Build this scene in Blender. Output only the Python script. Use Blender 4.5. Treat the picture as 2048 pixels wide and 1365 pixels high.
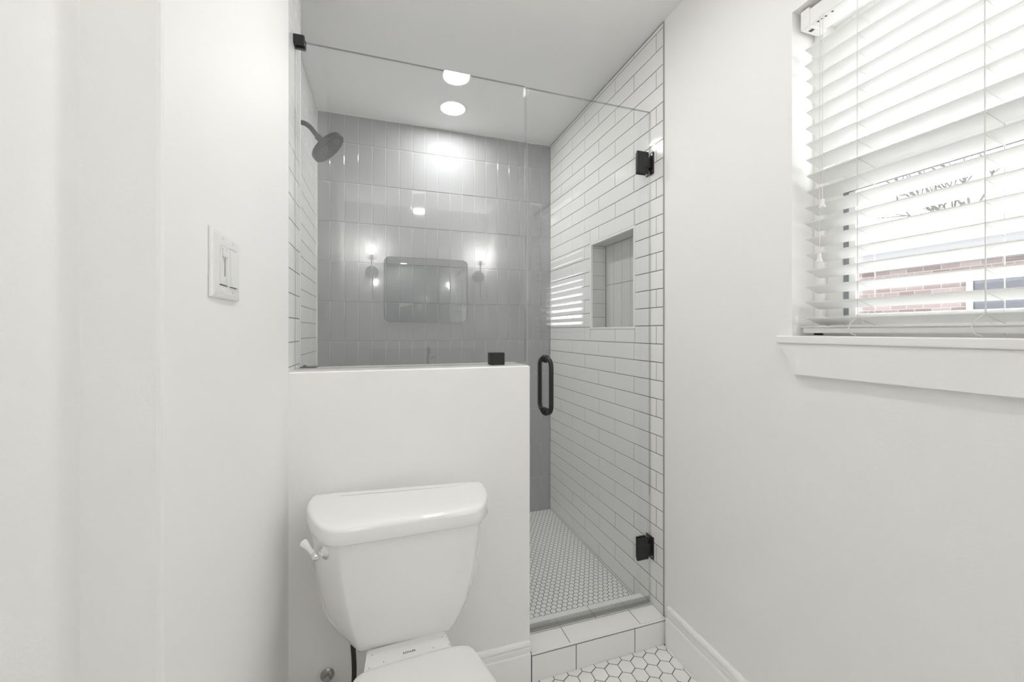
import bpy, bmesh, math, random
from mathutils import Vector, Matrix
random.seed(7)
for o in list(bpy.data.objects): bpy.data.objects.remove(o)
C = bpy.context.scene.collection
PI = math.pi

# ------------------------------------------------------------------ camera
FPX, YAW, CY, CAMZ = 801.24, 0.3137, 663.6, 1.2287
cam_d = bpy.data.cameras.new('camera'); cam = bpy.data.objects.new('camera', cam_d); C.objects.link(cam)
cam_d.sensor_width = 36; cam_d.lens = FPX/2048*36
cam_d.shift_y = -(682.5-CY)/2048
cam_d.clip_start = 0.01
cam.location = (0, 0, CAMZ); cam.rotation_euler = (PI/2, 0, -YAW)
bpy.context.scene.camera = cam

# ------------------------------------------------------------------ world and exposure
w = bpy.data.worlds.new('World'); bpy.context.scene.world = w; w.use_nodes = True
wb = w.node_tree.nodes['Background']; wb.inputs[0].default_value = (0.99, 0.99, 1.0, 1); wb.inputs[1].default_value = 5.6
vs = bpy.context.scene.view_settings
vs.view_transform = 'Standard'; vs.look = 'None'; vs.gamma = 1; vs.use_curve_mapping = False
vs.exposure = 0.21
cy_s = bpy.context.scene.cycles
cy_s.max_bounces = 24; cy_s.diffuse_bounces = 16; cy_s.glossy_bounces = 8; cy_s.transmission_bounces = 12; cy_s.transparent_max_bounces = 32
CAN_SHOWER, CAN_ROOM, BULB = 150, 108, 115

# ------------------------------------------------------------------ room numbers (metres)
H = 2.465           # ceiling
D = 2.4576          # grey back wall
XR = 1.065          # tiled right wall face
XP = 1.068          # painted right wall face
XL = -0.3466        # shower left wall face
XA = -0.263         # switch wall face
YS = 0.614          # step in the left wall
XB = -0.343         # left wall beyond the step
YF, YB = 1.329, 1.515   # half wall front / back
XH, ZH = 0.498, 1.106   # half wall end / top
YC0, YC1, ZC = 1.313, 1.477, 0.0985   # curb
ZS = 0.047          # shower floor
YR = -1.27          # wall behind the camera
GY = 1.411          # glass plane
WY0, WY1, WZ0, WZ1 = -0.005, 0.807, 1.217, 2.102   # window opening
TOPG = 2.145

# ------------------------------------------------------------------ materials
def mat(name, col, rough=0.5, metal=0.0, spec=0.5, coat=0.0, bump=0.0, bscale=200.0, emit=None, estr=0):
    m = bpy.data.materials.new(name); m.use_nodes = True
    nt = m.node_tree; b = nt.nodes['Principled BSDF']
    b.inputs['Base Color'].default_value = (*col, 1); b.inputs['Roughness'].default_value = rough
    b.inputs['Metallic'].default_value = metal; b.inputs['Specular IOR Level'].default_value = spec
    b.inputs['Coat Weight'].default_value = coat; b.inputs['Coat Roughness'].default_value = 0.05
    if emit: b.inputs['Emission Color'].default_value = (*emit, 1); b.inputs['Emission Strength'].default_value = estr
    if bump:
        tc = nt.nodes.new('ShaderNodeTexCoord'); n = nt.nodes.new('ShaderNodeTexNoise'); n.inputs['Scale'].default_value = bscale
        n.inputs['Detail'].default_value = 3
        bp = nt.nodes.new('ShaderNodeBump'); bp.inputs['Strength'].default_value = bump; bp.inputs['Distance'].default_value = 0.002
        nt.links.new(tc.outputs['Object'], n.inputs['Vector']); nt.links.new(n.outputs['Fac'], bp.inputs['Height'])
        nt.links.new(bp.outputs['Normal'], b.inputs['Normal'])
    return m
PAINT = mat('wall_paint', (0.88, 0.877, 0.868), 0.55, spec=0.3, bump=0.12, bscale=160)
CEIL = mat('ceiling_paint', (0.90, 0.898, 0.89), 0.7, spec=0.2, bump=0.1, bscale=120)
TRIM = mat('trim_paint', (0.88, 0.877, 0.868), 0.32, spec=0.4)
WTILE = mat('white_ceramic_tile', (0.86, 0.86, 0.85), 0.07, bump=0.02, bscale=14)
FTILE = mat('white_mosaic_tile', (0.84, 0.84, 0.825), 0.28)
GTILE = mat('grey_ceramic_tile', (0.325, 0.33, 0.338), 0.06, bump=0.04, bscale=12)
GROUT_G = mat('grey_grout', (0.16, 0.157, 0.15), 0.9)
GROUT_F = mat('floor_grout', (0.13, 0.128, 0.122), 0.9)
GROUT_L = mat('light_grout', (0.42, 0.42, 0.41), 0.7)
PORC = mat('porcelain', (0.88, 0.88, 0.875), 0.07, coat=0.4)
PLAST = mat('white_plastic', (0.82, 0.82, 0.81), 0.3)
PLASTG = mat('shadow_slot', (0.12, 0.12, 0.12), 0.6)
BLACK = mat('matte_black_metal', (0.012, 0.012, 0.012), 0.38)
BLACKR = mat('black_rubber', (0.03, 0.025, 0.02), 0.6)
NOZ = mat('grey_nozzle', (0.32, 0.32, 0.32), 0.5)
CHROME = mat('chrome', (0.85, 0.85, 0.86), 0.06, metal=1.0)
NICKEL = mat('brushed_nickel', (0.5, 0.49, 0.47), 0.25, metal=1.0)
MIRROR = mat('mirror_silver', (0.80, 0.82, 0.83), 0.01, metal=1.0)
CORD = mat('white_cord', (0.72, 0.72, 0.70), 0.8)
INK = mat('grey_ink', (0.05, 0.05, 0.05), 0.6)
COUNTER = mat('pale_stone', (0.74, 0.735, 0.725), 0.2, bump=0.02, bscale=30)
CABINET = mat('pale_cabinet_paint', (0.62, 0.62, 0.61), 0.4)
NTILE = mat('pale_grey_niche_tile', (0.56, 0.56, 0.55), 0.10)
CAULK = mat('grey_caulk', (0.36, 0.36, 0.35), 0.6)
CAULK_PALE = mat('caulk', (0.70, 0.70, 0.68), 0.5)  # pale caulk for tile corners and the jamb edge
DIFF_S = mat('lit_diffuser_shower', (0.9, 0.9, 0.9), 0.5, emit=(1, 0.99, 0.975), estr=CAN_SHOWER)
DIFF_R = mat('lit_diffuser_room', (0.9, 0.9, 0.9), 0.5, emit=(1, 0.985, 0.97), estr=CAN_ROOM)
BULBM = mat('lit_bulb', (0.9, 0.9, 0.9), 0.5, emit=(1, 0.985, 0.965), estr=BULB)
STRIP_G = mat('grey_sash_strip', (0.26, 0.28, 0.30), 0.6)  # plain dark grey for the thin strips on the sash
BRICK_C = (0.30, 0.17, 0.15)

def slat_mat():
    m = bpy.data.materials.new('blind_slat'); m.use_nodes = True; nt = m.node_tree; n = nt.nodes
    b = n['Principled BSDF']; b.inputs['Base Color'].default_value = (0.86, 0.86, 0.85, 1); b.inputs['Roughness'].default_value = 0.35
    t = n.new('ShaderNodeBsdfTranslucent'); t.inputs[0].default_value = (0.85, 0.85, 0.84, 1)
    mx = n.new('ShaderNodeMixShader'); mx.inputs[0].default_value = 0.32
    nt.links.new(b.outputs[0], mx.inputs[1]); nt.links.new(t.outputs[0], mx.inputs[2])
    nt.links.new(mx.outputs[0], n['Material Output'].inputs[0]); return m
SLAT = slat_mat()

def glass_mat(name, f0, tint, gloss=(1, 1, 1)):
    """thin clear glass: straight transmission plus a Schlick mirror reflection"""
    m = bpy.data.materials.new(name); m.use_nodes = True; nt = m.node_tree; n = nt.nodes; L = nt.links.new
    n.remove(n['Principled BSDF'])
    tr = n.new('ShaderNodeBsdfTransparent'); tr.inputs[0].default_value = (*tint, 1)
    gl = n.new('ShaderNodeBsdfGlossy'); gl.inputs['Roughness'].default_value = 0.0; gl.inputs[0].default_value = (*gloss, 1)
    g = n.new('ShaderNodeNewGeometry')
    d = n.new('ShaderNodeVectorMath'); d.operation = 'DOT_PRODUCT'; L(g.outputs['Normal'], d.inputs[0]); L(g.outputs['Incoming'], d.inputs[1])
    a = n.new('ShaderNodeMath'); a.operation = 'ABSOLUTE'; L(d.outputs['Value'], a.inputs[0])
    s = n.new('ShaderNodeMath'); s.operation = 'SUBTRACT'; s.inputs[0].default_value = 1; L(a.outputs[0], s.inputs[1])
    p = n.new('ShaderNodeMath'); p.operation = 'POWER'; L(s.outputs[0], p.inputs[0]); p.inputs[1].default_value = 5
    k = n.new('ShaderNodeMath'); k.operation = 'MULTIPLY_ADD'; L(p.outputs[0], k.inputs[0]); k.inputs[1].default_value = 1-f0; k.inputs[2].default_value = f0
    mx = n.new('ShaderNodeMixShader'); L(k.outputs[0], mx.inputs[0]); L(tr.outputs[0], mx.inputs[1]); L(gl.outputs[0], mx.inputs[2])
    L(mx.outputs[0], n['Material Output'].inputs[0]); return m
GLASS = glass_mat('clear_shower_glass', 0.07, (0.985, 0.99, 0.987))
GEDGE = glass_mat('glass_top_edge', 0.15, (0.42, 0.45, 0.44))
GSIDE = glass_mat('polished_glass_edge', 0.20, (0.88, 0.90, 0.89))
WGLASS = glass_mat('window_glass', 0.04, (0.97, 0.98, 0.98))
SWEEP = glass_mat('grey_vinyl_sweep', 0.10, (0.80, 0.80, 0.79))
SEAL = glass_mat('clear_vinyl_seal', 0.10, (0.95, 0.95, 0.94))
SHADE = glass_mat('seeded_glass_shade', 0.06, (0.94, 0.94, 0.94))
_n = SHADE.node_tree; _o = _n.nodes['Material Output']; _s = _o.inputs[0].links[0].from_socket
_t = _n.nodes.new('ShaderNodeBsdfTranslucent'); _t.inputs[0].default_value = (0.9, 0.9, 0.9, 1); _m = _n.nodes.new('ShaderNodeMixShader'); _m.inputs[0].default_value = 0.05
_n.links.new(_s, _m.inputs[1]); _n.links.new(_t.outputs[0], _m.inputs[2]); _n.links.new(_m.outputs[0], _o.inputs[0])

def brick_mat():
    m = mat('weathered_brick', BRICK_C, 0.9); nt = m.node_tree
    tc = nt.nodes.new('ShaderNodeTexCoord'); mp = nt.nodes.new('ShaderNodeMapping'); mp.inputs['Rotation'].default_value = (PI/2, 0, PI/2)
    mp.inputs['Rotation'].default_value = (0, -PI/2, -PI/2)
    bt = nt.nodes.new('ShaderNodeTexBrick'); bt.inputs['Scale'].default_value = 1
    bt.inputs['Brick Width'].default_value = 0.21; bt.inputs['Row Height'].default_value = 0.072; bt.inputs['Mortar Size'].default_value = 0.006
    bt.inputs['Color1'].default_value = (0.10, 0.075, 0.072, 1); bt.inputs['Color2'].default_value = (0.19, 0.155, 0.15, 1); bt.inputs['Mortar'].default_value = (0.22, 0.21, 0.20, 1)
    sx = nt.nodes.new('ShaderNodeSeparateXYZ'); cx = nt.nodes.new('ShaderNodeCombineXYZ')
    nt.links.new(tc.outputs['Object'], sx.inputs[0]); nt.links.new(sx.outputs['Y'], cx.inputs['X']); nt.links.new(sx.outputs['Z'], cx.inputs['Y'])
    nt.links.new(cx.outputs[0], bt.inputs['Vector']); nt.links.new(bt.outputs['Color'], nt.nodes['Principled BSDF'].inputs['Base Color'])
    nt.nodes.remove(mp); return m
BRICK = brick_mat()
BARK = mat('pale_bark', (0.11, 0.105, 0.10), 0.9, bump=0.5, bscale=40)
ROOF = mat('grey_shingle', (0.28, 0.28, 0.29), 0.9, bump=0.6, bscale=30)
SIDING = mat('white_siding', (0.26, 0.26, 0.27), 0.6)
DARKGLASS = mat('dark_window_pane', (0.04, 0.043, 0.055), 0.3)
GROUND = mat('pale_bounce_ground', (0.5, 0.49, 0.48), 1.0, bump=0.6, bscale=25)  # ground lightened to bounce daylight through the blind onto the ceiling

# ------------------------------------------------------------------ mesh helpers
def new(): return bmesh.new()
def wloc(p):
    v = Vector((0, 0, 0))
    while p is not None: v += p.location; p = p.parent
    return v
def obj(name, bm, mats, parent=None, smooth=None, label=None, cat=None, group=None, kind=None, origin=None):
    if not isinstance(mats, (list, tuple)): mats = [mats]
    bmesh.ops.recalc_face_normals(bm, faces=bm.faces[:])
    off = wloc(parent) if parent is not None else (Vector(origin) if origin else Vector((0, 0, 0)))
    if off.length: bmesh.ops.translate(bm, verts=bm.verts[:], vec=-off)
    me = bpy.data.meshes.new(name); bm.to_mesh(me); bm.free()
    for m in mats: me.materials.append(m)
    o = bpy.data.objects.new(name, me); C.objects.link(o)
    if parent is not None: o.parent = parent
    elif origin: o.location = origin
    if smooth is not None:
        for p in me.polygons: p.use_smooth = True
        try: me.set_sharp_from_angle(angle=math.radians(smooth))
        except Exception: pass
    tag(o, label, cat, group, kind); return o
def tag(o, label=None, cat=None, group=None, kind=None):
    if label: o['label'] = label
    if cat: o['category'] = cat
    if group: o['group'] = group
    if kind: o['kind'] = kind
def thing(name, loc, label, cat, group=None):
    o = bpy.data.objects.new(name, None); C.objects.link(o); o.location = loc; o.empty_display_size = 0.05
    tag(o, label, cat, group); return o
def struct(name, bm, mats, label=None, smooth=None, parent=None):
    return obj(name, bm, mats, parent, smooth, label=label, kind=None if parent else 'structure')

def box(bm, x0, x1, y0, y1, z0, z1, bev=0.0, mi=0, seg=2, M=None):
    t = bmesh.new(); r = bmesh.ops.create_cube(t, size=1)
    for v in t.verts:
        v.co = Vector(((x0+x1)/2+v.co.x*(x1-x0), (y0+y1)/2+v.co.y*(y1-y0), (z0+z1)/2+v.co.z*(z1-z0)))
    if bev: bmesh.ops.bevel(t, geom=t.edges[:], offset=bev, segments=seg, profile=0.5, affect='EDGES')
    merge(bm, t, mi, M)
def merge(bm, t, mi=0, M=None):
    vm = {}
    for v in t.verts: vm[v] = bm.verts.new(M @ v.co if M else v.co)
    for f in t.faces:
        try: nf = bm.faces.new([vm[v] for v in f.verts]); nf.material_index = mi
        except ValueError: pass
    t.free()
def loft(bm, rings, mi=0, cap0=True, cap1=True, closed=True):
    R = [[bm.verts.new(p) for p in r] for r in rings]
    n = len(R[0])
    for a, b in zip(R, R[1:]):
        for i in range(n if closed else n-1):
            j = (i+1) % n
            f = bm.faces.new((a[i], a[j], b[j], b[i])); f.material_index = mi
    if cap0: bm.faces.new(R[0]).material_index = mi
    if cap1: bm.faces.new(R[-1][::-1]).material_index = mi
def frame_from(d):
    d = Vector(d).normalized(); u = d.orthogonal().normalized(); v = d.cross(u); return d, u, v
def lathe(bm, origin, axis, prof, n=32, mi=0, caps=(True, True)):
    """prof: list of (distance along axis, radius)"""
    o = Vector(origin); d, u, v = frame_from(axis)
    loft(bm, [[o+d*h+(u*math.cos(2*PI*i/n)+v*math.sin(2*PI*i/n))*max(r, 1e-5) for i in range(n)] for h, r in prof], mi, *caps)
def tube(bm, pts, r, n=10, mi=0, closed=False):
    P = [Vector(p) for p in pts]; N = len(P); rings = []; u = None
    for i in range(N):
        a = P[i-1] if (i or closed) else P[i]; b = P[(i+1) % N] if (i < N-1 or closed) else P[i]
        d = (b-a).normalized()
        if u is None: u = d.orthogonal().normalized()
        u = (u-d*u.dot(d)).normalized(); v = d.cross(u); rr = r[i] if isinstance(r, (list, tuple)) else r
        rings.append([P[i]+(u*math.cos(2*PI*k/n)+v*math.sin(2*PI*k/n))*rr for k in range(n)])
    if closed: rings.append(rings[0])
    loft(bm, rings, mi, not closed, not closed)
def prism(bm, poly, axis, a, b, mi=0):
    """extrude a 2-D polygon: axis 'x' -> (y,z) polygon, 'y' -> (x,z), 'z' -> (x,y)"""
    def P(p, t): return {'x': (t, p[0], p[1]), 'y': (p[0], t, p[1]), 'z': (p[0], p[1], t)}[axis]
    loft(bm, [[P(p, a) for p in poly], [P(p, b) for p in poly]], mi)
def chaikin(pts, it=2, q=0.25):
    for _ in range(it):
        o = []
        for i in range(len(pts)):
            a, b = pts[i], pts[(i+1) % len(pts)]
            o.append(tuple(a[k]*(1-q)+b[k]*q for k in range(len(a)))); o.append(tuple(a[k]*q+b[k]*(1-q) for k in range(len(a))))
        pts = o
    return pts
def arc(c, r, a0, a1, n, f):
    return [f(c[0]+r*math.cos(a0+(a1-a0)*i/n), c[1]+r*math.sin(a0+(a1-a0)*i/n)) for i in range(n+1)]

# tiled surfaces: real tiles with bevelled edges standing on a grout bed
def cut(rects, hole):
    a0, a1, b0, b1 = hole; out = []
    for (u0, u1, v0, v1) in rects:
        if u1 <= a0 or u0 >= a1 or v1 <= b0 or v0 >= b1: out.append((u0, u1, v0, v1)); continue
        if u0 < a0: out.append((u0, a0, v0, v1))
        if u1 > a1: out.append((a1, u1, v0, v1))
        m0, m1 = max(u0, a0), min(u1, a1)
        if v0 < b0: out.append((m0, m1, v0, b0))
        if v1 > b1: out.append((m0, m1, b1, v1))
    return out
def tiles(bm, rects, O, U, V, N, gap=0.0016, bev=0.0012, depth=0.0016, mi=0, tilt=0.0, tu=0.0, tv=0.0):
    """O: point on the finished tile face; tiles stand on the grout bed 'depth' below it"""
    O, U, V, N = map(Vector, (O, U, V, N)); g = gap/2
    for (u0, u1, v0, v1) in rects:
        if u1-u0 < 0.006 or v1-v0 < 0.006: continue
        a0, a1, b0, b1 = u0+g, u1-g, v0+g, v1-g
        cu, cv = (u0+u1)/2, (v0+v1)/2
        sx, sy = tu+random.gauss(0, tilt), tv+random.gauss(0, tilt)
        def q(u, v, h): return bm.verts.new(O+U*u+V*v+N*(h+((u-cu)*sx+(v-cv)*sy if h > -depth*0.9 else 0)))
        base = [q(a0, b0, -depth*1.4), q(a1, b0, -depth*1.4), q(a1, b1, -depth*1.4), q(a0, b1, -depth*1.4)]
        mid = [q(a0, b0, -bev*0.7), q(a1, b0, -bev*0.7), q(a1, b1, -bev*0.7), q(a0, b1, -bev*0.7)]
        top = [q(a0+bev, b0+bev, 0), q(a1-bev, b0+bev, 0), q(a1-bev, b1-bev, 0), q(a0+bev, b1-bev, 0)]
        for A, B in ((base, mid), (mid, top)):
            for i in range(4): bm.faces.new((A[i], A[(i+1) % 4], B[(i+1) % 4], B[i])).material_index = mi
        bm.faces.new(top).material_index = mi
def running_bond(u0, u1, v0, v1, rowref, pitch, joint, length):
    out = []; k = math.floor((v0-rowref)/pitch)-1
    while rowref+k*pitch < v1:
        a, b = max(v0, rowref+k*pitch), min(v1, rowref+(k+1)*pitch)
        if b-a > 0.004:
            off = joint + (length/2 if k % 2 else 0); j = math.floor((u0-off)/length)
            while off+j*length < u1:
                c, d = max(u0, off+j*length), min(u1, off+(j+1)*length)
                if d-c > 0.004: out.append((c, d, a, b))
                j += 1
        k += 1
    return out
def stack_bond(u0, u1, v0, v1, uref, pu, vref, pv):
    out = []
    i = math.floor((u0-uref)/pu)
    while uref+i*pu < u1:
        j = math.floor((v0-vref)/pv)
        while vref+j*pv < v1:
            a, b, c, d = max(u0, uref+i*pu), min(u1, uref+(i+1)*pu), max(v0, vref+j*pv), min(v1, vref+(j+1)*pv)
            if b-a > 0.004 and d-c > 0.004: out.append((a, b, c, d))
            j += 1
        i += 1
    return out
def hexes(bm, x0, x1, y0, y1, z, w, xref, yref, gap, bev, mi=0, depth=0.0012):
    R = w/math.sqrt(3); row = 1.5*R; j0 = math.floor((y0-yref)/row)-1; j = j0
    while yref+j*row < y1+R:
        cy = yref+j*row; i = math.floor((x0-xref)/w)-1
        while xref+i*w < x1+w:
            cx = xref+(i+(0.5 if j % 2 else 0))*w; i += 1
            def ring(r): return [(min(max(cx+r*math.cos(PI/6+k*PI/3), x0), x1), min(max(cy+r*math.sin(PI/6+k*PI/3), y0), y1)) for k in range(6)]
            ro = (w-gap)/math.sqrt(3); a = ring(ro); b = ring(ro-bev)
            if max(p[0] for p in b)-min(p[0] for p in b) < 0.004 or max(p[1] for p in b)-min(p[1] for p in b) < 0.004: continue
            A = [bm.verts.new((*p, z-depth)) for p in a]; B = [bm.verts.new((*p, z)) for p in b]
            for k in range(6):
                bm.faces.new((A[k], A[(k+1) % 6], B[(k+1) % 6], B[k])).material_index = mi
            bm.faces.new(B).material_index = mi
        j += 1

# ================================================================== THE SETTING
P = 0.0745
# floor of the room
b = new(); box(b, XB-0.1, XP+0.1, YR-0.1, YC0+0.02, -0.1, -0.0011, mi=1)
hexes(b, XB, XP-0.016, YR, YC0-0.001, 0.0, 0.0545, 0.6617-0.02725, 1.2838+0.0157-0.0313, 0.0026, 0.0008)
struct('floor', b, [FTILE, GROUT_F], 'white two inch hexagon tile floor with grey grout')
# floor of the shower
b = new(); box(b, XL-0.1, XR+0.1, YC0+0.02, D+0.1, -0.1, ZS-0.0011, mi=1)
hexes(b, XL, XR, YC1, D, ZS, 0.0252, 0.6128, 1.5561, 0.0031, 0.0004)
struct('floor_shower', b, [FTILE, GROUT_F], 'white one inch hexagon mosaic floor of the shower')
# ceiling
b = new(); box(b, XB-0.2, XP+0.2, YR-0.1, D+0.1, H, H+0.1)
struct('ceiling', b, CEIL, 'plain white ceiling')
# grey back wall of stacked vertical tiles
b = new(); box(b, XL-0.1, XR+0.1, D+0.0015, D+0.1, 0, H+0.02, mi=1)
tiles(b, stack_bond(XL, XR, ZS, H-0.003, -0.2773, 0.0751, 2.0756, 0.2256), (0, D, 0), (1, 0, 0), (0, 0, 1), (0, -1, 0), gap=0.0022, bev=0.0022, depth=0.0018, tilt=0.0022, tv=-0.010)
box(b, XL, XR, D-0.003, D, H-0.004, H, mi=2); box(b, XL, XL+0.005, D-0.003, D, ZS, H, mi=2)
struct('wall_back', b, [GTILE, GROUT_L, CAULK_PALE], 'grey wall of tall stacked glossy tiles at the end of the shower')
# left shower wall and the jamb stub
b = new(); box(b, XL-0.12, XL-0.0015, YB, D, 0, H+0.02, mi=1)
tiles(b, running_bond(YB, D, ZS, H-0.002, 2.1646, P, 1.99, 0.304), (XL, 0, 0), (0, 1, 0), (0, 0, 1), (1, 0, 0), tilt=0.001, gap=0.0028)
struct('wall_shower_left', b, [WTILE, GROUT_G], 'white subway tile wall behind the shower head')
b = new(); box(b, XL-0.12, XA-0.0015, YF+0.0015, YB-0.001, 0, H+0.02, mi=1)
tiles(b, running_bond(YF, YB-0.012, ZH, H-0.002, 2.1646, P, 1.29, 0.304), (XA, 0, 0), (0, 1, 0), (0, 0, 1), (1, 0, 0), tilt=0.001, gap=0.0022)
box(b, XA-0.02, XA+0.0005, YB-0.012, YB+0.001, ZH, H, mi=2)
box(b, XL-0.1, XA-0.0005, YB-0.001, YB+0.001, ZS, H, mi=2)
struct('wall_shower_jamb', b, [WTILE, GROUT_G, CAULK_PALE], 'narrow tiled wall stub the fixed glass is fastened to')
# painted left wall with a step
b = new()
poly = [(-0.5, YR-0.1), (XB, YR-0.1), (XB, YS), (XA-0.006, YS), (XA-0.0018, YS+0.0018), (XA, YS+0.006), (XA, YF+0.0015), (-0.5, YF+0.0015)]
prism(b, poly, 'z', -0.02, H+0.02)
struct('wall_left', b, PAINT, 'white painted wall carrying the light switch')
# half wall
b = new(); box(b, XA-0.02, XH, YF, YB-0.002, -0.02, ZH, bev=0.0025)
tiles(b, running_bond(XA, XH, ZS, ZH-0.001, 2.1646, P, 0.1, 0.304), (0, YB, 0), (1, 0, 0), (0, 0, 1), (0, 1, 0), mi=1)
struct('wall_half', b, [PAINT, WTILE], 'white half wall behind the toilet under the glass')
b = new(); box(b, XA, XH-0.001, YF+0.012, YB, ZH-0.001, ZH+0.002, bev=0.0008)
struct('trim_3', b, WTILE, 'thin white cap on the half wall')
# right tiled wall with the niche opening
NY0, NY1, NZ0, NZ1, ND = 1.530, 1.911, 1.251, 1.690, 0.092
YT = 1.3315
b = new()
for r in cut([(YT, D+0.1, 0, H+0.02)], (NY0-0.006, NY1+0.006, NZ0-0.006, NZ1+0.006)):
    box(b, XR+0.0016, XR+0.16, r[0], r[1], r[2], r[3], mi=1)
e = 0.010
tl = running_bond(YT, D, ZS, H-0.003, 2.1465, P, 1.3752-0.152+0.0, 0.3042)
tiles(b, cut(tl, (NY0-e, NY1+e, NZ0-e, NZ1+e)), (XR, 0, 0), (0, 1, 0), (0, 0, 1), (-1, 0, 0), tilt=0.0014, gap=0.0030, bev=0.0012)
box(b, XR-0.001, XR+0.003, YT-0.004, YT+0.0002, 0, H-0.004, mi=2)
struct('wall_right', b, [WTILE, GROUT_G, CAULK], 'white subway tile wall of the shower with a recessed niche')
# niche lining
b = new()
box(b, XR+ND, XR+ND+0.04, NY0-0.03, NY1+0.03, NZ0-0.03, NZ1+0.03, mi=1)
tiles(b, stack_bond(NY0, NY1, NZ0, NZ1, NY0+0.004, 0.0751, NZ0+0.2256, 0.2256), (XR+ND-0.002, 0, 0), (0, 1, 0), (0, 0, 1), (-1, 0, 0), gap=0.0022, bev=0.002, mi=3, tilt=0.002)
rows = [(XR+0.008, XR+ND-0.002, z, min(z+P, NZ1)) for z in [NZ0-0.02+P*i for i in range(7)] if z < NZ1-0.01]
rows = [(a, c, max(z0, NZ0), z1) for a, c, z0, z1 in rows]
tiles(b, rows, (0, NY1, 0), (1, 0, 0), (0, 0, 1), (0, -1, 0), tilt=0.001, mi=0)
tiles(b, rows, (0, NY0, 0), (1, 0, 0), (0, 0, 1), (0, 1, 0), tilt=0.001, mi=0)
tiles(b, [(XR+0.008, XR+ND-0.002, NY0+0.1905*i, NY0+0.1905*(i+1)) for i in range(2)], (0, 0, NZ1), (1, 0, 0), (0, 1, 0), (0, 0, -1), mi=0)
tiles(b, [(XR+0.008, XR+ND-0.002, NY0, NY1)], (0, 0, NZ0), (1, 0, 0), (0, 1, 0), (0, 0, 1), mi=0)
for (y0, y1, z0, z1) in ((NY0-e, NY1+e, NZ0-e, NZ0), (NY0-e, NY1+e, NZ1, NZ1+e), (NY0-e, NY0, NZ0, NZ1), (NY1, NY1+e, NZ0, NZ1)):
    box(b, XR-0.0015, XR+0.010, y0, y1, z0, z1, bev=0.001, mi=2)
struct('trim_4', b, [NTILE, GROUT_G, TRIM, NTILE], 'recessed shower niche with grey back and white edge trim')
# painted right wall with the window opening
b = new()
for r in cut([(YR-0.1, YT-0.0035, -0.02, H+0.02)], (WY0, WY1, WZ0-0.01, WZ1)):
    box(b, XP, XP+0.16, r[0], r[1], r[2], r[3])
bmesh.ops.remove_doubles(b, verts=b.verts[:], dist=1e-5)
struct('wall_front_right', b, PAINT, 'white painted wall with the window')
# wall behind the camera
b = new(); box(b, XB-0.1, XP+0.1, YR-0.1, YR, -0.02, H+0.02)
struct('wall_front', b, PAINT, 'white painted wall with the mirror')
# curb
b = new(); box(b, XH, XR, YC0+0.0015, YC1-0.0015, -0.02, ZC-0.0015, mi=1)
tops = [(XH, 0.65, YC0+0.006, 1.4005), (0.65, 0.951, YC0+0.006, 1.4005), (0.951, XR, YC0+0.006, 1.4005), (XH, 0.803, 1.4005, YC1), (0.803, XR, 1.4005, YC1)]
tiles(b, tops, (0, 0, ZC), (1, 0, 0), (0, 1, 0), (0, 0, 1), gap=0.0026, bev=0.001)
tiles(b, [(XH, 0.6715, -0.004, ZC-0.008), (0.6715, 0.921, -0.004, ZC-0.008), (0.921, XR, -0.004, ZC-0.008)], (0, YC0, 0), (1, 0, 0), (0, 0, 1), (0, -1, 0), gap=0.003, bev=0.001)
tiles(b, [(XH, 0.76, ZS, ZC), (0.76, XR, ZS, ZC)], (0, YC1, 0), (1, 0, 0), (0, 0, 1), (0, 1, 0))
box(b, XH, XR, YC0-0.001, YC0+0.0062, ZC-0.0055, ZC+0.0003, bev=0.0012, mi=0)
box(b, XH, XH+0.002, YC0, YC1, 0, ZC, mi=1)
struct('trim_5', b, [WTILE, GROUT_F], 'white tiled shower curb')
# baseboards
prof = [(0, 0), (0.016, 0), (0.016, 0.094), (0.0145, 0.098), (0.0115, 0.1005), (0.0115, 0.116), (0.009, 0.1195), (0.012, 0.124), (0.0125, 0.129), (0.0095, 0.135), (0.004, 0.139), (0, 0.139)]
b = new(); prism(b, [(YF-p[0], p[1]) for p in prof], 'x', XA, XH-0.002)
struct('baseboard_half', b, TRIM, 'white moulded baseboard along the half wall', smooth=25)
b = new(); prism(b, [(XP-p[0]*1.1, p[1]*1.115) for p in prof], 'y', YR, YC0-0.012)
struct('baseboard_right', b, TRIM, 'white moulded baseboard below the window', smooth=25)
b = new(); prism(b, [(XA+p[0], p[1]) for p in prof], 'y', YS, YF-0.016)
struct('baseboard_left', b, TRIM, 'white moulded baseboard along the switch wall', smooth=25)
b = new(); prism(b, [(YR+p[0], p[1]) for p in prof], 'x', XB, XP-0.02)
struct('baseboard_front', b, TRIM, 'white moulded baseboard along the mirror wall', smooth=25)

# window unit
b = new(); WX = 1.15
def sash(bm, x0, x1, y0, y1, z0, z1, st, mi=0):
    box(bm, x0, x1, y0, y0+st, z0, z1, 0.002, mi); box(bm, x0, x1, y1-st, y1, z0, z1, 0.002, mi)
    box(bm, x0, x1, y0+st, y1-st, z0, z0+st, 0.002, mi); box(bm, x0, x1, y0+st, y1-st, z1-st, z1, 0.002, mi)
box(b, WX, WX+0.075, WY1-0.028, WY1, WZ0, WZ1, 0.002); box(b, WX, WX+0.075, WY0, WY0+0.028, WZ0, WZ1, 0.002)
box(b, WX, WX+0.075, WY0, WY1, WZ1-0.03, WZ1, 0.002); box(b, WX, WX+0.075, WY0, WY1, WZ0-0.01, WZ0+0.012, 0.002)
win = struct('window_1', b, TRIM, 'white sash window behind the blind')
b = new(); sash(b, WX+0.01, WX+0.038, WY0+0.028, WY1-0.028, WZ0+0.012, 1.655, 0.045)
struct('lower_sash', b, TRIM, parent=win)
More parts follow.
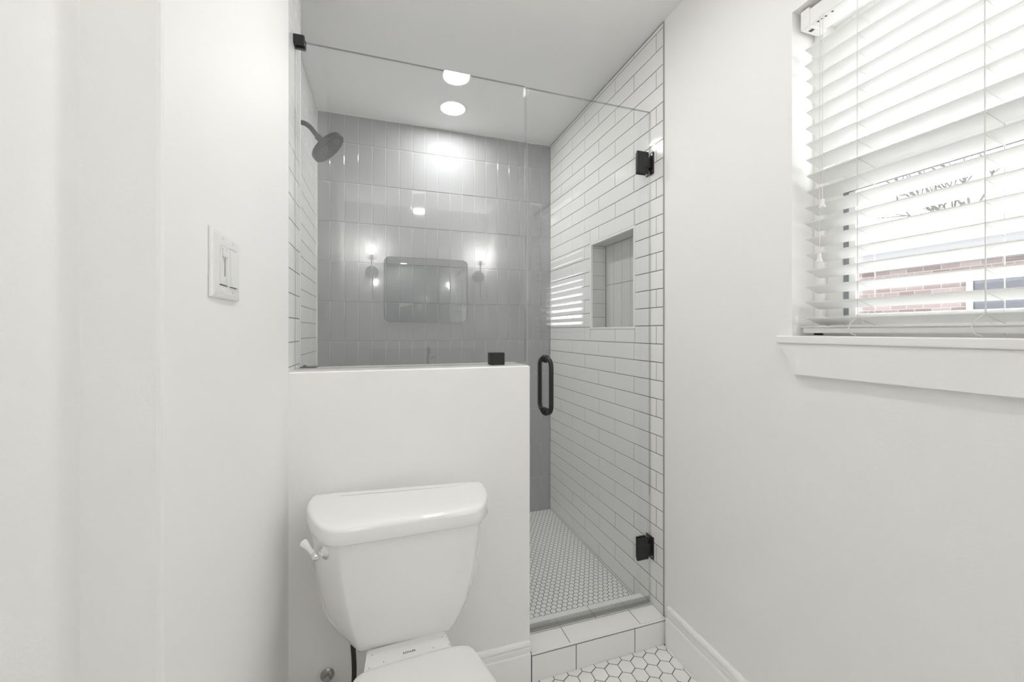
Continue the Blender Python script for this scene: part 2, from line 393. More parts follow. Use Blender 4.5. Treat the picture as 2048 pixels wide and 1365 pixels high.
b = new(); sash(b, WX+0.04, WX+0.066, WY0+0.028, WY1-0.028, 1.615, WZ1-0.03, 0.042)
struct('upper_sash', b, TRIM, parent=win)
b = new(); box(b, WX+0.022, WX+0.026, WY0+0.06, WY1-0.06, WZ0+0.04, 1.63); struct('lower_pane', b, WGLASS, parent=win)
b = new(); box(b, WX+0.051, WX+0.055, WY0+0.06, WY1-0.06, 1.63, WZ1-0.05); struct('upper_pane', b, WGLASS, parent=win)
b = new(); box(b, WX+0.006, WX+0.012, WY0+0.07, 0.735, 1.592, 1.606); struct('rail_strip', b, STRIP_G, parent=win)  # thin dark grey strip under the meeting rail
b = new(); box(b, WX+0.006, WX+0.012, 0.7235, 0.7345, WZ0+0.055, 1.592); struct('jamb_strip', b, STRIP_G, parent=win)
b = new(); box(b, WX+0.008, WX+0.02, 0.707, 0.7235, WZ0+0.05, 1.592, 0.001); struct('glazing_bead', b, TRIM, parent=win)
# window stool and apron
b = new(); box(b, 1.045, WX, WY0-0.045, WY1+0.030, 1.1968, 1.2172, 0.003)
struct('trim_1', b, TRIM, 'white window stool projecting from the wall')
b = new(); prism(b, [(WY1+0.024, 1.1965), (WY1-0.021, 1.113), (WY0+0.005, 1.113), (WY0-0.04, 1.1965)], 'x', 1.050, XP)
bmesh.ops.bevel(b, geom=b.edges[:], offset=0.0015, segments=2, affect='EDGES')
struct('trim_2', b, TRIM, 'white apron with angled ends below the window stool')

# ================================================================== WINDOW BLIND
bl = thing('window_blind', (1.115, 0.4, 1.2172), 'white faux wood venetian blind with slats tilted open in the window', 'window blind')
by0, by1 = WY0+0.022, 0.786
b = new()
TILT = math.radians(18.5); SP = 0.0427; NS = 18
for k in range(NS):
    z = 1.2645+SP*k; n = 8; top = []; bot = []
    for i in range(n+1):
        t = i/n; crown = 0.0009*(1-(2*t-1)**2)
        x = 1.0895+0.0525*t*math.cos(TILT)+crown*math.sin(TILT); zz = z-0.0525*t*math.sin(TILT)+crown*math.cos(TILT)
        top.append((x, zz+0.0014)); bot.append((x, zz-0.0014))
    y1 = by1+random.uniform(-0.003, 0.002)
    prism(b, [(p[0], p[1]) for p in top+bot[::-1]], 'y', by0, y1)
obj('slats', b, SLAT, bl, smooth=40)
b = new(); box(b, 1.087, 1.140, by0-0.002, by1+0.006, 1.2245, 1.2385, 0.003); box(b, 1.085, 1.142, by0-0.004, by1+0.010, 1.2395, 1.2425, 0.001)
obj('bottom_rail', b, SLAT, bl)
b = new(); box(b, 1.0860, 1.145, by0-0.006, 0.772, 2.049, 2.0905, 0.002); box(b, 1.0845, 1.088, by0-0.006, 0.771, 2.0465, 2.054, 0.001)
hr = obj('headrail', b, TRIM, bl)
b = new(); box(b, 1.0835, 1.150, 0.7715, 0.795, 2.0455, 2.0965, 0.002); obj('end_bracket', b, TRIM, hr)
b = new(); box(b, 1.102, 1.112, 0.777, 0.787, 2.0448, 2.0458); obj('bracket_slot', b, PLASTG, hr)
for y in (0.757, 0.747, 0.738, 0.722): b = new(); box(b, 1.094, 1.099, y-0.002, y+0.002, 2.0482, 2.0492); obj('cord_hole', b, PLASTG, hr)
for y in (0.660, 0.4456, 0.13):
    b = new()
    tube(b, [(1.0872, y, 2.05), (1.0868, y, 1.65), (1.0868, y-0.001, 1.262)], 0.0011, 6)
    tube(b, [(1.0868, y, 1.262), (1.082, y+0.012, 1.250), (1.081, y+0.016, 1.236), (1.083, y+0.012, 1.224), (1.088, y+0.004, 1.2195)], 0.0011, 6)
    tube(b, [(1.142, y-0.004, 2.05), (1.142, y-0.004, 1.222)], 0.0010, 6)
    for k in range(NS):
        z = 1.2645+SP*k
        tube(b, [(1.087, y, z-0.003), (1.142, y-0.004, z-0.003-0.0525*math.sin(TILT))], 0.0007, 5)
    obj('ladder_cord', b, CORD, bl)
    b = new(); box(b, 1.094, 1.112, y-0.005, y+0.003, 1.2422, 1.2436, 0.0004); tube(b, [(1.105, y-0.001, 1.243), (1.105, y-0.001, 1.256)], 0.0013, 6)
    obj('rail_clip', b, PLAST, bl)
tp = [(-0.001, 0.0), (0.0, 0.0045), (0.008, 0.0048), (0.012, 0.005), (0.017, 0.0072), (0.021, 0.0078), (0.0225, 0.007)]
for (y, zt, zb) in ((0.737, 2.05, 1.5715), (0.744, 2.05, 1.431)):
    b = new(); tube(b, [(1.0835, y, zt), (1.083, y+0.001, zb)], 0.0010, 6); lc = obj('lift_cord', b, CORD, bl)
    b = new(); lathe(b, (1.083, y+0.001, zb), (0, 0, -1), tp, 16); obj('tassel', b, PLAST, lc, smooth=60, label='white bell-shaped cord tassel')

# ================================================================== SHOWER GLASS
pn = thing('glass_panel', ((XA+0.505)/2, GY, ZH), 'clear fixed glass panel standing on the half wall', 'glass panel')
def pane(name, x0, x1, z0, z1, parent):
    b = new(); t = 0.0045
    for y in (GY-t, GY+t):
        b.faces.new([b.verts.new(p) for p in ((x0, y, z0), (x1, y, z0), (x1, y, z1), (x0, y, z1))]).material_index = 0
    loft(b, [[(x0, GY+s, z0), (x1, GY+s, z0), (x1, GY+s, z1), (x0, GY+s, z1)] for s in (-t, t)], 2, False, False)
    for f in b.faces:
        if f.material_index == 2 and min(v.co.z for v in f.verts) > z1-0.001: f.material_index = 1
    return obj(name, b, [GLASS, GEDGE, GSIDE], parent)
pane('pane', XA+0.003, 0.507, ZH+0.004, TOPG, pn)
b = new(); box(b, XA, 0.505, GY-0.006, GY-0.0047, ZH, ZH+0.006); box(b, XA, 0.505, GY+0.0047, GY+0.006, ZH, ZH+0.006)
obj('silicone_bead', b, SEAL, pn)
for nm, x0, x1, z0, z1, yo in (('wall_clamp', XA, -0.231, 2.1285, 2.1575, 0.014), ('sill_clamp', 0.3700, 0.4240, ZH+0.0005, 1.1525, 0.016), ):
    b = new(); box(b, x0, x1, GY-yo-0.0047, GY-0.0046, z0, z1, 0.003); box(b, x0, x1, GY+0.0046, GY+yo+0.0047, z0, z1, 0.003)
    if nm == 'wall_clamp': box(b, XA, -0.2575, GY-0.01, GY+0.01, z0+0.002, z1-0.002)
    else: box(b, x0+0.003, x1-0.003, GY-0.006, GY+0.006, ZH, ZH+0.0045)
    obj(nm, b, BLACK, pn)
b = new(); box(b, XA+0.006, -0.2075, GY+0.055, GY+0.10, ZH+0.002, ZH+0.0058, 0.001); lathe(b, (-0.246, GY+0.08, ZH+0.005), (0, 0, 1), [(0, 0.0055), (0.004, 0.0055), (0.005, 0.004)], 16)
obj('sill_bracket', b, BLACK, pn)

dr = thing('glass_door', (1.06, GY, ZC), 'clear frameless glass shower door with black hinges and pull', 'shower door')
pane('door_pane', 0.5125, 1.0590, 0.118, TOPG-0.003, dr)
b = new(); box(b, 0.5125, 1.058, GY-0.0075, GY+0.0075, 0.1115, 0.124, 0.001); box(b, 0.5125, 1.058, GY+0.001, GY+0.004, 0.0995, 0.112); box(b, 0.5125, 1.058, GY-0.009, GY-0.006, 0.102, 0.113)
obj('bottom_sweep', b, SWEEP, dr)
b = new(); box(b, 0.5073, 0.5093, GY-0.008, GY+0.006, 0.125, TOPG-0.004); box(b, 0.5095, 0.5122, GY-0.0065, GY+0.0065, 0.125, TOPG-0.004); box(b, 0.5125, 0.519, GY-0.0066, GY-0.0048, 0.125, TOPG-0.004)
obj('edge_seal', b, SEAL, dr)
b = new(); box(b, 1.0592, 1.0640, GY-0.003, GY+0.003, 0.125, TOPG-0.004); obj('hinge_seal', b, SEAL, dr)
for zc, lb in ((1.925, 'upper black glass hinge'), (0.3345, 'lower black glass hinge')):
    b = new()
    def plate(y0, y1, x0):
        z0, z1, x1 = zc-0.045, zc+0.045, 1.047
        box(b, x0, x1, y0, y1, z0, z1, 0.0035)
    plate(GY-0.0145, GY-0.0046, 0.991); plate(GY+0.0046, GY+0.0125, 1.0)
    box(b, 1.018, 1.060, GY-0.0155, GY-0.0045, zc-0.0215, zc+0.0215, 0.0015); box(b, 1.022, 1.060, GY+0.0045, GY+0.0135, zc-0.0215, zc+0.0215, 0.0015)
    hg = obj('hinge', b, BLACK, dr, label=lb)
    b = new(); box(b, 1.0585, 1.0648, GY-0.024, GY+0.024, zc-0.045, zc+0.045, 0.0015)
    obj('wall_plate', b, BLACK, hg)
    b = new()
    b.free()
    for dz in (-0.033, 0.033):
        for dy in (-0.0185, 0.0185): b = new(); lathe(b, (1.0586, GY+dy, zc+dz), (-1, 0, 0), [(0, 0.004), (0.0008, 0.004), (0.0012, 0.003)], 12); obj('screw', b, NICKEL, hg)
    b = new(); box(b, 1.0445, 1.0465, GY-0.013, GY-0.009, zc+0.045, zc+0.0475); obj('pivot_pin', b, NICKEL, hg)
HZ0, HZ1, HX, HR = 0.9247, 1.1248, 0.591, 0.0088
for sgn, lb in ((-1, 'outer black pull bar'), (1, 'inner black pull bar')):
    d = 0.056*sgn; rr = 0.030
    pts = [(HX, GY+0.005*sgn, HZ1), (HX, GY+d-rr*sgn, HZ1)]
    pts += [(HX, GY+d-rr*sgn+rr*sgn*math.sin(a), HZ1-rr+rr*math.cos(a)) for a in [PI/2*i/8 for i in range(1, 9)]]
    pts += [(HX, GY+d-rr*sgn+rr*sgn*math.cos(a), HZ0+rr-rr*math.sin(a)) for a in [PI/2*i/8 for i in range(0, 9)]]
    pts += [(HX, GY+0.005*sgn, HZ0)]
    b = new(); tube(b, pts, HR, 20); h = obj('pull_handle', b, BLACK, dr, smooth=60, label=lb)
    b = new()
    for z in (HZ0, HZ1): lathe(b, (HX, GY+0.0047*sgn, z), (0, sgn, 0), [(0, 0.0150), (0.004, 0.0150), (0.0052, 0.0138), (0.006, 0.012), (0.009, 0.012), (0.0105, 0.0105)], 24)
    obj('collar', b, BLACK, h, smooth=40)

# ================================================================== SHOWER HEAD
sy = 1.93; hc = Vector((-0.222, sy, 2.036)); hn = Vector((0.70, 0.0, -0.714)).normalized()
sh = thing('shower_head', (XL, sy, 2.13), 'matte black rain shower head on a curved arm on the left tile wall', 'shower head')
ball = hc-hn*0.062
b = new(); W = Vector((XL, sy, 2.134))
arm = [W, W+Vector((0.012, 0, 0.0005))]
ctrl = [W+Vector((0.012, 0, 0.0005)), W+Vector((0.05, 0, 0.0)), ball-hn*0.03, ball]
for i in range(1, 15):
    t = i/14; arm.append(ctrl[0]*(1-t)**3+ctrl[1]*3*t*(1-t)**2+ctrl[2]*3*t*t*(1-t)+ctrl[3]*t**3)
tube(b, arm, 0.0105, 18); obj('arm', b, BLACK, sh, smooth=60)
b = new(); lathe(b, (XL, sy, 2.134), (1, 0, 0), [(0, 0.03), (0.003, 0.03), (0.006, 0.027), (0.009, 0.015)], 28); obj('flange', b, BLACK, sh, smooth=40)
b = new(); lathe(b, ball-hn*0.006, hn, [(0, 0.011), (0.002, 0.0145), (0.016, 0.0145), (0.020, 0.016), (0.024, 0.0175), (0.034, 0.019), (0.0365, 0.016)], 28); obj('swivel_nut', b, BLACK, sh, smooth=40)
b = new(); lathe(b, hc, hn, [(-0.036, 0.015), (-0.031, 0.024), (-0.026, 0.052), (-0.0225, 0.070), (-0.018, 0.0775), (-0.012, 0.0795), (0.0, 0.0800), (0.004, 0.0785), (0.0052, 0.074), (0.0047, 0.062)], 56)
hd = obj('head', b, BLACK, sh, smooth=35)
b = new(); dd, uu, vv = frame_from(hn)
k = 0
for ring, cnt in ((0.012, 6), (0.026, 10), (0.040, 14), (0.053, 18)):
    for i in range(cnt):
        a = 2*PI*(i+0.3*k)/cnt; p = hc+dd*0.0045+(uu*math.cos(a)+vv*math.sin(a))*ring
        lathe(b, p, hn, [(0, 0.0016), (0.0018, 0.0014), (0.002, 0.0008)], 8)
    k += 1
obj('nozzles', b, NOZ, hd, label='pale rubber spray nozzles')

# ================================================================== LIGHTS
def can(name, x, y, r, dm, label):
    t = thing(name, (x, y, H), label, 'ceiling light', 'recessed ceiling lights')
    b = new(); n = 48
    prof = [(0.0, r), (0.003, r), (0.0055, r-0.003), (0.006, r-0.010), (0.004, r-0.014), (0.0015, r-0.016)]
    lathe(b, (x, y, H), (0, 0, -1), prof, n, caps=(False, False)); obj('trim_ring', b, TRIM, t, smooth=50)
    b = new(); lathe(b, (x, y, H), (0, 0, -1), [(0.0005, r-0.0135), (0.002, r-0.0145), (0.0024, 0.02)], n); obj('diffuser', b, dm, t, smooth=50, label='glowing white lens')
can('ceiling_light', 0.372, 2.2055, 0.0775, DIFF_S, 'round recessed downlight lit in the ceiling inside the shower')
can('ceiling_light', 0.342, 0.90, 0.0775, DIFF_R, 'round recessed downlight lit in the ceiling in front of the shower')

# ================================================================== MIRROR WALL (seen reflected in the glass)
mx0, mx1, mz0, mz1 = 0.015, 0.84, 1.319, 1.960
def rrect(x0, x1, z0, z1, r, n=8):
    o = []
    for cx, cz, a in ((x1-r, z1-r, 0), (x0+r, z1-r, PI/2), (x0+r, z0+r, PI), (x1-r, z0+r, 3*PI/2)):
        o += [(cx+r*math.cos(a+PI/2*i/n), cz+r*math.sin(a+PI/2*i/n)) for i in range(n+1)]
    return o
mr = thing('wall_mirror', ((mx0+mx1)/2, YR, mz0), 'wall mirror with rounded corners, seen reflected in the shower glass', 'mirror')
b = new(); prism(b, rrect(mx0+0.006, mx1-0.006, mz0+0.006, mz1-0.006, 0.055), 'y', YR+0.002, YR+0.0275); obj('mirror_plate', b, MIRROR, mr)
b = new(); o_, i_ = rrect(mx0, mx1, mz0, mz1, 0.06), rrect(mx0+0.008, mx1-0.008, mz0+0.008, mz1-0.008, 0.053)
loft(b, [[(p[0], YR+0.001, p[1]) for p in o_], [(p[0], YR+0.030, p[1]) for p in o_], [(p[0], YR+0.030, p[1]) for p in i_], [(p[0], YR+0.02, p[1]) for p in i_]], 0, False, False)
obj('mirror_frame', b, NICKEL, mr)
for x, lb in ((-0.094, 'wall sconce with clear glass shade left of the mirror, seen reflected in the glass'), (0.955, 'wall sconce with clear glass shade right of the mirror, seen reflected in the glass')):
    sc = thing('wall_sconce', (x, YR, 1.80), lb, 'wall sconce', 'sconces beside the mirror'); ys = YR+0.105
    b = new(); lathe(b, (x, YR, 1.80), (0, 1, 0), [(0, 0.062), (0.012, 0.062), (0.016, 0.058)], 32); obj('back_plate', b, NICKEL, sc, smooth=40)
    b = new(); tube(b, [(x, YR+0.012, 1.80), (x, ys, 1.80)], 0.006, 12); tube(b, [(x, ys, 1.58), (x, ys, 1.915)], 0.006, 12); obj('stem', b, NICKEL, sc, smooth=60)
    b = new(); lathe(b, (x, ys, 1.905), (0, 0, 1), [(0, 0.010), (0.004, 0.036), (0.010, 0.036), (0.012, 0.018), (0.05, 0.016)], 28); obj('holder', b, NICKEL, sc, smooth=40)
    b = new(); n = 32
    lathe(b, (x, ys, 1.9155), (0, 0, 1), [(0, 0.051), (0.205, 0.051), (0.205, 0.049), (0, 0.049)], n, caps=(False, False)); obj('glass_shade', b, SHADE, sc, smooth=60)
    b = new(); lathe(b, (x, ys, 1.955), (0, 0, 1), [(0, 0.013), (0.02, 0.016), (0.038, 0.027), (0.055, 0.0315), (0.072, 0.028), (0.085, 0.016), (0.09, 0.003)], 24); obj('bulb', b, BULBM, sc, smooth=80, label='glowing frosted bulb')
vn = thing('vanity', (0.43, YR+0.27, 0), 'vanity cabinet with pale stone top below the mirror', 'vanity')
b = new(); box(b, -0.10, 0.96, YR+0.0165, YR+0.50, 0.09, 0.872, 0.002); box(b, -0.08, 0.94, YR+0.0165, YR+0.44, 0.0, 0.09); obj('body', b, CABINET, vn)
for i in range(2):
    b = new(); box(b, -0.09+0.525*i, 0.425+0.525*i, YR+0.5005, YR+0.52, 0.10, 0.86, 0.003); d_ = obj('cabinet_door', b, CABINET, vn)
    b = new(); xk = 0.39 if i == 0 else 0.47; lathe(b, (xk, YR+0.52, 0.74), (0, 1, 0), [(0, 0.005), (0.014, 0.005), (0.016, 0.013), (0.024, 0.013), (0.026, 0.009)], 16); obj('knob', b, BLACK, d_, smooth=40)
b = new(); box(b, -0.115, 0.975, YR+0.001, YR+0.535, 0.8725, 0.902, 0.003); obj('countertop', b, COUNTER, vn)
b = new(); box(b, -0.115, 0.975, YR+0.0005, YR+0.021, 0.903, 1.06, 0.002); struct('trim_6', b, COUNTER, 'pale stone backsplash behind the vanity')
fc = thing('faucet', (0.43, YR+0.09, 0.902), 'dark single-spout faucet on the vanity top', 'faucet')
b = new(); tube(b, [(0.43, YR+0.09, 0.902), (0.43, YR+0.09, 1.03), (0.43, YR+0.10, 1.06), (0.43, YR+0.135, 1.07), (0.43, YR+0.175, 1.06), (0.43, YR+0.19, 1.03), (0.43, YR+0.19, 1.01)], 0.012, 14); lathe(b, (0.43, YR+0.09, 0.902), (0, 0, 1), [(0, 0.026), (0.006, 0.026), (0.01, 0.014)], 20); obj('spout', b, BLACK, fc, smooth=50)
b = new(); tube(b, [(0.455, YR+0.09, 0.96), (0.505, YR+0.09, 0.985)], 0.006, 10); obj('lever', b, BLACK, fc, smooth=50)

# ================================================================== LIGHT SWITCH
sw = thing('light_switch', (XA, 0.812, 1.341), 'white double light switch plate with slide dimmer and rocker', 'light switch')
b = new(); x0 = XA
def ring(ya, yb, za, zb, x): return [(x, ya, za), (x, yb, za), (x, yb, zb), (x, ya, zb)]
loft(b, [ring(0.755, 0.884, 1.285, 1.3985, x0+0.0005), ring(0.755, 0.884, 1.285, 1.3985, x0+0.003), ring(0.7575, 0.8815, 1.2875, 1.396, x0+0.0058), ring(0.763, 0.876, 1.293, 1.3905, x0+0.0068)])
pl = obj('plate', b, PLAST, sw)
for y in (0.797, 0.843):
    for z in (1.2985, 1.3872): b = new(); lathe(b, (x0+0.0068, y, z), (1, 0, 0), [(0, 0.0028), (0.0008, 0.0028), (0.0012, 0.0015)], 12); obj('screw', b, PLAST, pl)
b = new(); sash(b, x0+0.0066, x0+0.0085, 0.782, 0.8155, 1.308, 1.374, 0.006); box(b, x0+0.0060, x0+0.0070, 0.788, 0.8095, 1.314, 1.368); obj('dimmer_frame', b, PLAST, sw)
b = new(); box(b, x0+0.0069, x0+0.0115, 0.7895, 0.808, 1.3545, 1.3675, 0.002); obj('dimmer_slide', b, PLAST, sw)
b = new(); box(b, x0+0.0069, x0+0.0073, 0.8035, 0.8055, 1.323, 1.353); obj('dimmer_slot', b, BLACKR, sw)
b = new(); loft(b, [[(x0+0.0065, 0.8275, 1.308), (x0+0.0065, 0.861, 1.308), (x0+0.0065, 0.861, 1.374), (x0+0.0065, 0.8275, 1.374)], [(x0+0.0112, 0.8275, 1.308), (x0+0.0112, 0.861, 1.308), (x0+0.0078, 0.861, 1.374), (x0+0.0078, 0.8275, 1.374)]])
obj('rocker', b, PLAST, sw)
for ya, yb_, za, zb_ in ((0.8268, 0.8618, 1.3742, 1.3752), (0.8268, 0.8618, 1.3066, 1.3079), (0.7815, 0.816, 1.3062, 1.3078)):
    b = new(); box(b, x0+0.0066, x0+0.0071, ya, yb_, za, zb_); obj('shadow_gap', b, PLASTG, sw)

# ================================================================== TOILET
tc = Vector((0.07, 1.0, 0)); tl_ = thing('toilet', tc, 'white two-piece toilet standing in front of the half wall', 'toilet')
secs = [  # z, front y, front x0,x1, side x0,x1, back x0,x1
    (0.384, 1.128, -0.045, 0.150, -0.070, 0.178, -0.070, 0.178),
    (0.388, 1.116, -0.056, 0.170, -0.096, 0.200, -0.096, 0.200),
    (0.400, 1.1105, -0.061, 0.182, -0.118, 0.222, -0.120, 0.222),
    (0.420, 1.107, -0.065, 0.195, -0.137, 0.243, -0.139, 0.243),
    (0.445, 1.103, -0.071, 0.207, -0.150, 0.257, -0.152, 0.257),
    (0.480, 1.099, -0.079, 0.221, -0.161, 0.269, -0.163, 0.269),
    (0.530, 1.093, -0.088, 0.234, -0.171, 0.278, -0.173, 0.278),
    (0.600, 1.086, -0.098, 0.245, -0.179, 0.287, -0.181, 0.287),
    (0.660, 1.081, -0.104, 0.252, -0.184, 0.293, -0.186, 0.293),
    (0.702, 1.078, -0.107, 0.256, -0.187, 0.297, -0.189, 0.297)]
b = new(); rings = []
for z, fy, f0, f1, s0, s1, k0, k1 in secs:
    poly = [(f0+0.012, fy), (f1-0.012, fy), (f1+0.004, fy+0.006), (s1-0.006, fy+0.085), (s1, 1.23), (k1, 1.300), (k1-0.015, 1.312), (k0+0.015, 1.312), (k0, 1.300), (s0, 1.23), (s0+0.006, fy+0.085), (f0-0.004, fy+0.006)]
    rings.append([(p[0], p[1], z) for p in chaikin(poly, 3)])
loft(b, rings); tank = obj('tank', b, PORC, tl_, smooth=50)
lidp = [(-0.188, 1.326), (-0.203, 1.305), (-0.207, 1.250), (-0.187, 1.170), (-0.152, 1.098), (-0.128, 1.068), (-0.098, 1.057), (0.0, 1.059), (0.13, 1.061), (0.235, 1.063), (0.262, 1.075), (0.286, 1.108), (0.309, 1.18), (0.3135, 1.24), (0.309, 1.268), (0.296, 1.280), (0.05, 1.302)]
lidp = chaikin(lidp, 3)
cx_, cy_ = 0.055, 1.195
def shrink(P_, t, z):
    return [(p[0]+(cx_-p[0])*t, p[1]+(cy_-p[1])*t, z) for p in inset(P_, 0.0149, z)]
def inset(P_, d, z):
    o = []
    if d > 0.015:
        hx = (max(p[0] for p in P_)-min(p[0] for p in P_))/2; hy = (max(p[1] for p in P_)-min(p[1] for p in P_))/2
        base = inset(P_, 0.012, z); e = d-0.012
        return [(cx_+(p[0]-cx_)*(1-e/hx), cy_+(p[1]-cy_)*(1-e/hy), z) for p in base]
    for i in range(len(P_)):
        a, c = Vector(P_[i-1]), Vector(P_[(i+1) % len(P_)]); t = (c-a).normalized(); n_ = Vector((-t.y, t.x))
        if n_.dot(Vector((cx_, cy_))-Vector(P_[i])) < 0: n_ = -n_
        q = Vector(P_[i])+n_*d; o.append((q.x, q.y, z))
    return o
b = new()
loft(b, [inset(lidp, 0.0145, 0.7022), inset(lidp, 0.006, 0.7020), inset(lidp, 0.002, 0.7030), inset(lidp, 0.0, 0.7060), inset(lidp, 0.001, 0.720), inset(lidp, 0.002, 0.7335), inset(lidp, 0.0035, 0.7385), inset(lidp, 0.0065, 0.7422), inset(lidp, 0.011, 0.7442), inset(lidp, 0.0149, 0.7450), shrink(lidp, 0.08, 0.7456), shrink(lidp, 0.3, 0.7462)])
obj('tank_lid', b, PORC, tl_, smooth=60)
# flush lever on the left shoulder of the tank
ec = Vector((-0.137, 1.128, 0.6635)); ed = Vector((-0.80, -0.58, -0.02)).normalized()
b = new(); lathe(b, ec-ed*0.006, ed, [(0, 0.0205), (0.008, 0.0205)], 28); lv = obj('lever_gasket', b, BLACKR, tank, smooth=40)
b = new(); lathe(b, ec, ed, [(0.0, 0.0195), (0.004, 0.0195), (0.008, 0.016), (0.011, 0.011), (0.015, 0.0085), (0.0165, 0.011), (0.0195, 0.011), (0.021, 0.008)], 28); obj('escutcheon', b, CHROME, tank, smooth=40, label='round chrome lever escutcheon')
bc = ec+ed*0.027
b = new(); lathe(b, bc-ed*0.0115, ed, [(0.0+0.0115*(1-math.cos(PI*i/10)), 0.0115*math.sin(PI*i/10)) for i in range(11)], 24); obj('lever_hub', b, CHROME, tank, smooth=80, label='chrome lever ball')
ld = Vector((-0.60, 0.30, 0.62)).normalized()
b = new(); lathe(b, bc, ld, [(0.006, 0.0065), (0.016, 0.0062), (0.024, 0.0062), (0.032, 0.0075), (0.041, 0.0098), (0.047, 0.0098), (0.0505, 0.0065), (0.0515, 0.001)], 20); obj('flush_lever', b, PORC, tank, smooth=80, label='white porcelain flush lever')
# bowl
b = new(); rings = []
def oval(cx, yb, yf, hw, z, n=40, sq=2.4):
    o = []; my = (yb+yf)/2; hy = (yb-yf)/2
    for i in range(n):
        a = 2*PI*i/n; c, s = math.cos(a), math.sin(a)
        e = 2/sq if s > 0 else 1.0
        o.append((cx+hw*math.copysign(abs(c)**(e if s > 0 else 1.0), c), my+hy*math.copysign(abs(s)**e, s), z))
    return o
for z, yb, yf, hw in ((0.0, 1.19, 0.76, 0.118), (0.02, 1.19, 0.755, 0.118), (0.05, 1.185, 0.77, 0.105), (0.14, 1.175, 0.77, 0.098), (0.22, 1.165, 0.73, 0.115), (0.30, 1.10, 0.665, 0.150), (0.345, 1.075, 0.625, 0.172), (0.375, 1.06, 0.605, 0.180), (0.384, 1.055, 0.607, 0.179)):
    rings.append(oval(0.075, yb, yf, hw, z))
loft(b, rings); obj('bowl', b, PORC, tl_, smooth=60)
b = new(); box(b, -0.030, 0.160, 1.02, 1.27, 0.300, 0.383, 0.010, seg=3); obj('tank_shelf', b, PORC, tl_, smooth=50)
# plate between tank and seat carrying the maker's lettering
b = new(); loft(b, [[(-0.045, 1.005, z), (0.180, 1.022, z), (0.1655, 1.116, z), (-0.037, 1.108, z)] for z in (0.3835, 0.3995)])
bmesh.ops.bevel(b, geom=b.edges[:], offset=0.003, segments=2, affect='EDGES'); br = obj('seat_bracket', b, PLAST, tl_, smooth=40)
for x, y in ((-0.024, 1.086), (0.155, 1.092), (-0.030, 1.046), (0.170, 1.06), (0.004, 1.055), (0.128, 1.062)): b = new(); lathe(b, (x, y, 0.3993), (0, 0, 1), [(0, 0.0013), (0.0004, 0.0013)], 8); obj('pin_hole', b, PLASTG, br)
# seat ring and lid
seatp = [(-0.075, 0.965), (-0.060, 1.016), (0.0, 1.0235), (0.10, 1.029), (0.185, 1.0315), (0.221, 1.019), (0.236, 0.965), (0.262, 0.87), (0.268, 0.76), (0.235, 0.645), (0.165, 0.585), (0.085, 0.572), (0.005, 0.585), (-0.065, 0.645), (-0.102, 0.76), (-0.096, 0.87)]
sp = chaikin(seatp, 3); cx_, cy_ = 0.083, 0.80
b = new(); loft(b, [inset(sp, 0.004, 0.3855), inset(sp, 0.001, 0.388), inset(sp, 0.001, 0.3985), inset(sp, 0.004, 0.4005)]); obj('seat', b, PLAST, tl_, smooth=50)
b = new(); loft(b, [inset(sp, 0.003, 0.4015), inset(sp, 0.0, 0.404), inset(sp, 0.0, 0.413), inset(sp, 0.0025, 0.418), inset(sp, 0.008, 0.4203), inset(sp, 0.0149, 0.4215), shrink(sp, 0.1, 0.4228), shrink(sp, 0.4, 0.4236)]); obj('seat_lid', b, PLAST, tl_, smooth=60)
# lettering
fc_ = bpy.data.curves.new('lettering', 'FONT'); fc_.body = 'KOHLER'; fc_.size = 0.0085; fc_.extrude = 0.00015; fc_.align_x = 'CENTER'; fc_.align_y = 'CENTER'; fc_.space_character = 1.05; fc_.offset = 0.00012
to = bpy.data.objects.new('lettering_source', fc_); C.objects.link(to)
bpy.context.view_layer.update()
me = bpy.data.meshes.new_from_object(to.evaluated_get(bpy.context.evaluated_depsgraph_get())); bpy.data.objects.remove(to)
b = new(); b.from_mesh(me); bpy.data.meshes.remove(me)
bmesh.ops.transform(b, verts=b.verts[:], matrix=Matrix.Translation((0.067, 1.068, 0.3998)) @ Matrix.Rotation(0.04, 4, 'Z') @ Matrix.Diagonal((0.95, 1, 1, 1)))
obj('lettering', b, INK, br)
# supply hose and stop valve
vp = Vector((-0.157, YF, 0.187))
sv = thing('water_supply', vp, 'black water supply hose and stop valve below the toilet tank', 'water supply')
b = new(); lathe(b, vp, (0, -1, 0), [(0, 0.020), (0.003, 0.020), (0.006, 0.016), (0.008, 0.010)], 24); obj('escutcheon', b, NICKEL, sv, smooth=40)
b = new(); tube(b, [vp+Vector((0, -0.004, 0)), vp+Vector((0, -0.055, 0))], 0.009, 14); lathe(b, vp+Vector((0, -0.055, 0)), (0, -1, 0), [(0, 0.008), (0.004, 0.014), (0.016, 0.014), (0.018, 0.01)], 16); obj('stop_valve', b, NICKEL, sv, smooth=50)
b = new(); pts = []
c0 = [Vector((-0.084, 1.22, 0.392)), Vector((-0.0765, 1.235, 0.30)), Vector((-0.06, 1.25, 0.15)), Vector((-0.09, 1.26, 0.06)), Vector((-0.15, 1.28, 0.08)), Vector((-0.157, 1.29, 0.187))]
for i in range(25):
    t = i/24; n = 5; pts.append(sum((c0[k]*(math.comb(n, k)*t**k*(1-t)**(n-k)) for k in range(6)), Vector()))
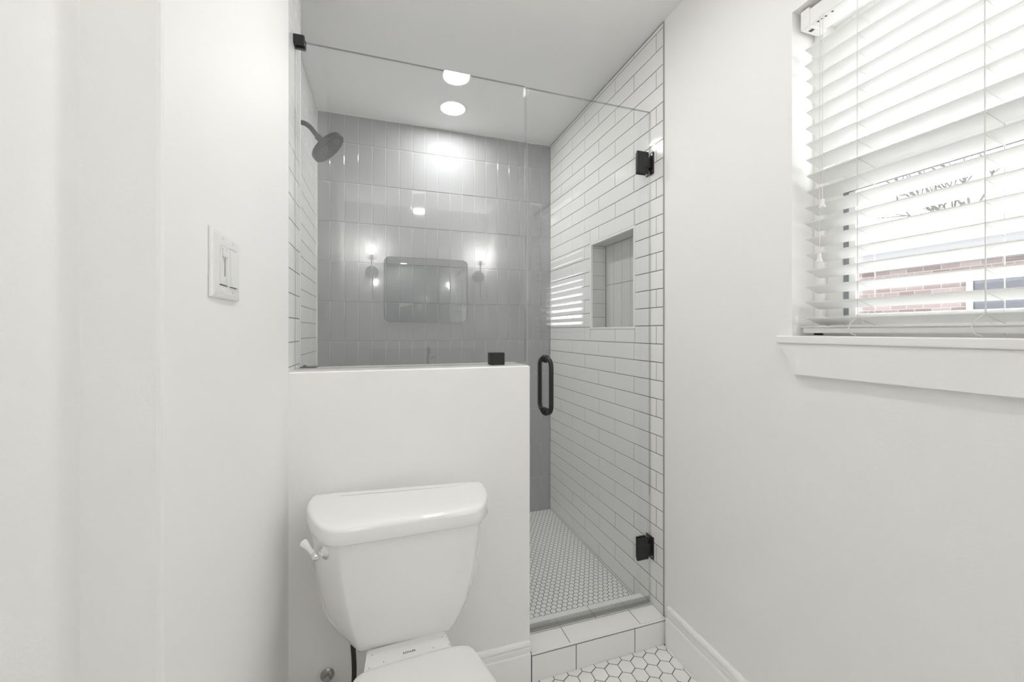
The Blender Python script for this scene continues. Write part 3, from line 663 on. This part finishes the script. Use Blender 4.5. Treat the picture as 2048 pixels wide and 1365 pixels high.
tube(b, pts, 0.0068, 14); obj('hose', b, BLACKR, sv, smooth=60)

# ================================================================== OUTSIDE THE WINDOW
b = new(); box(b, XP+0.2, 20, -8, 16, -0.6, -0.5); struct('ground', b, GROUND, 'ground outside the window, made pale to bounce light to the ceiling')
hs = thing('neighbor_house', (9.5, 5.0, -0.5), 'pinkish brick house seen between the blind slats', 'house')
b = new(); box(b, 8.0, 12, 0.2, 11.5, -0.5, 2.24); obj('brick_wall', b, BRICK, hs)
b = new(); box(b, 7.9, 12.1, 0.1, 11.6, 2.24, 2.6, 0.01); obj('frieze', b, SIDING, hs)
b = new(); prism(b, [(7.5, 2.59), (12.5, 2.59), (10, 3.3)], 'y', -0.2, 12); obj('roof', b, ROOF, hs)
for y in (2.35, 7.4):
    b = new(); sash(b, 7.95, 8.02, y, y+1.1, 0.8, 2.05, 0.07); f_ = obj('house_window', b, SIDING, hs)
    b = new(); box(b, 7.97, 7.99, y+0.07, y+1.03, 0.87, 1.98); obj('house_pane', b, DARKGLASS, f_)
def branch(bm, p, d, L, r, dep):
    q = p+d*L; m = (p+q)/2+Vector((random.uniform(-.05, .05), random.uniform(-.05, .05), 0))*L
    tube(bm, [p, m, q], [r, r*0.85, r*0.65], 6)
    if dep == 0: return
    for i in range(3):
        nd = (d+Vector((random.uniform(-.8, .8), random.uniform(-.8, .8), random.uniform(-.2, .6)))).normalized()
        branch(bm, p+(q-p)*random.uniform(0.55, 1), nd, L*random.uniform(.6, .8), r*0.6, dep-1)
tr = thing('bare_tree', (14.0, 5.0, -0.5), 'bare branching tree beyond the brick house', 'tree')
b = new(); tube(b, [(14.0, 5.0, -0.5), (14.03, 5.03, 0.8), (13.98, 4.98, 2.6)], [0.2, 0.17, 0.15], 10); obj('trunk', b, BARK, tr)
b = new()
for i in range(5):
    a = i*1.3; branch(b, Vector((13.98, 4.98, 2.4)), Vector((0.5*math.cos(a), 0.9*math.sin(a), 0.75)).normalized(), 1.8, 0.08, 4)
obj('branches', b, BARK, tr)
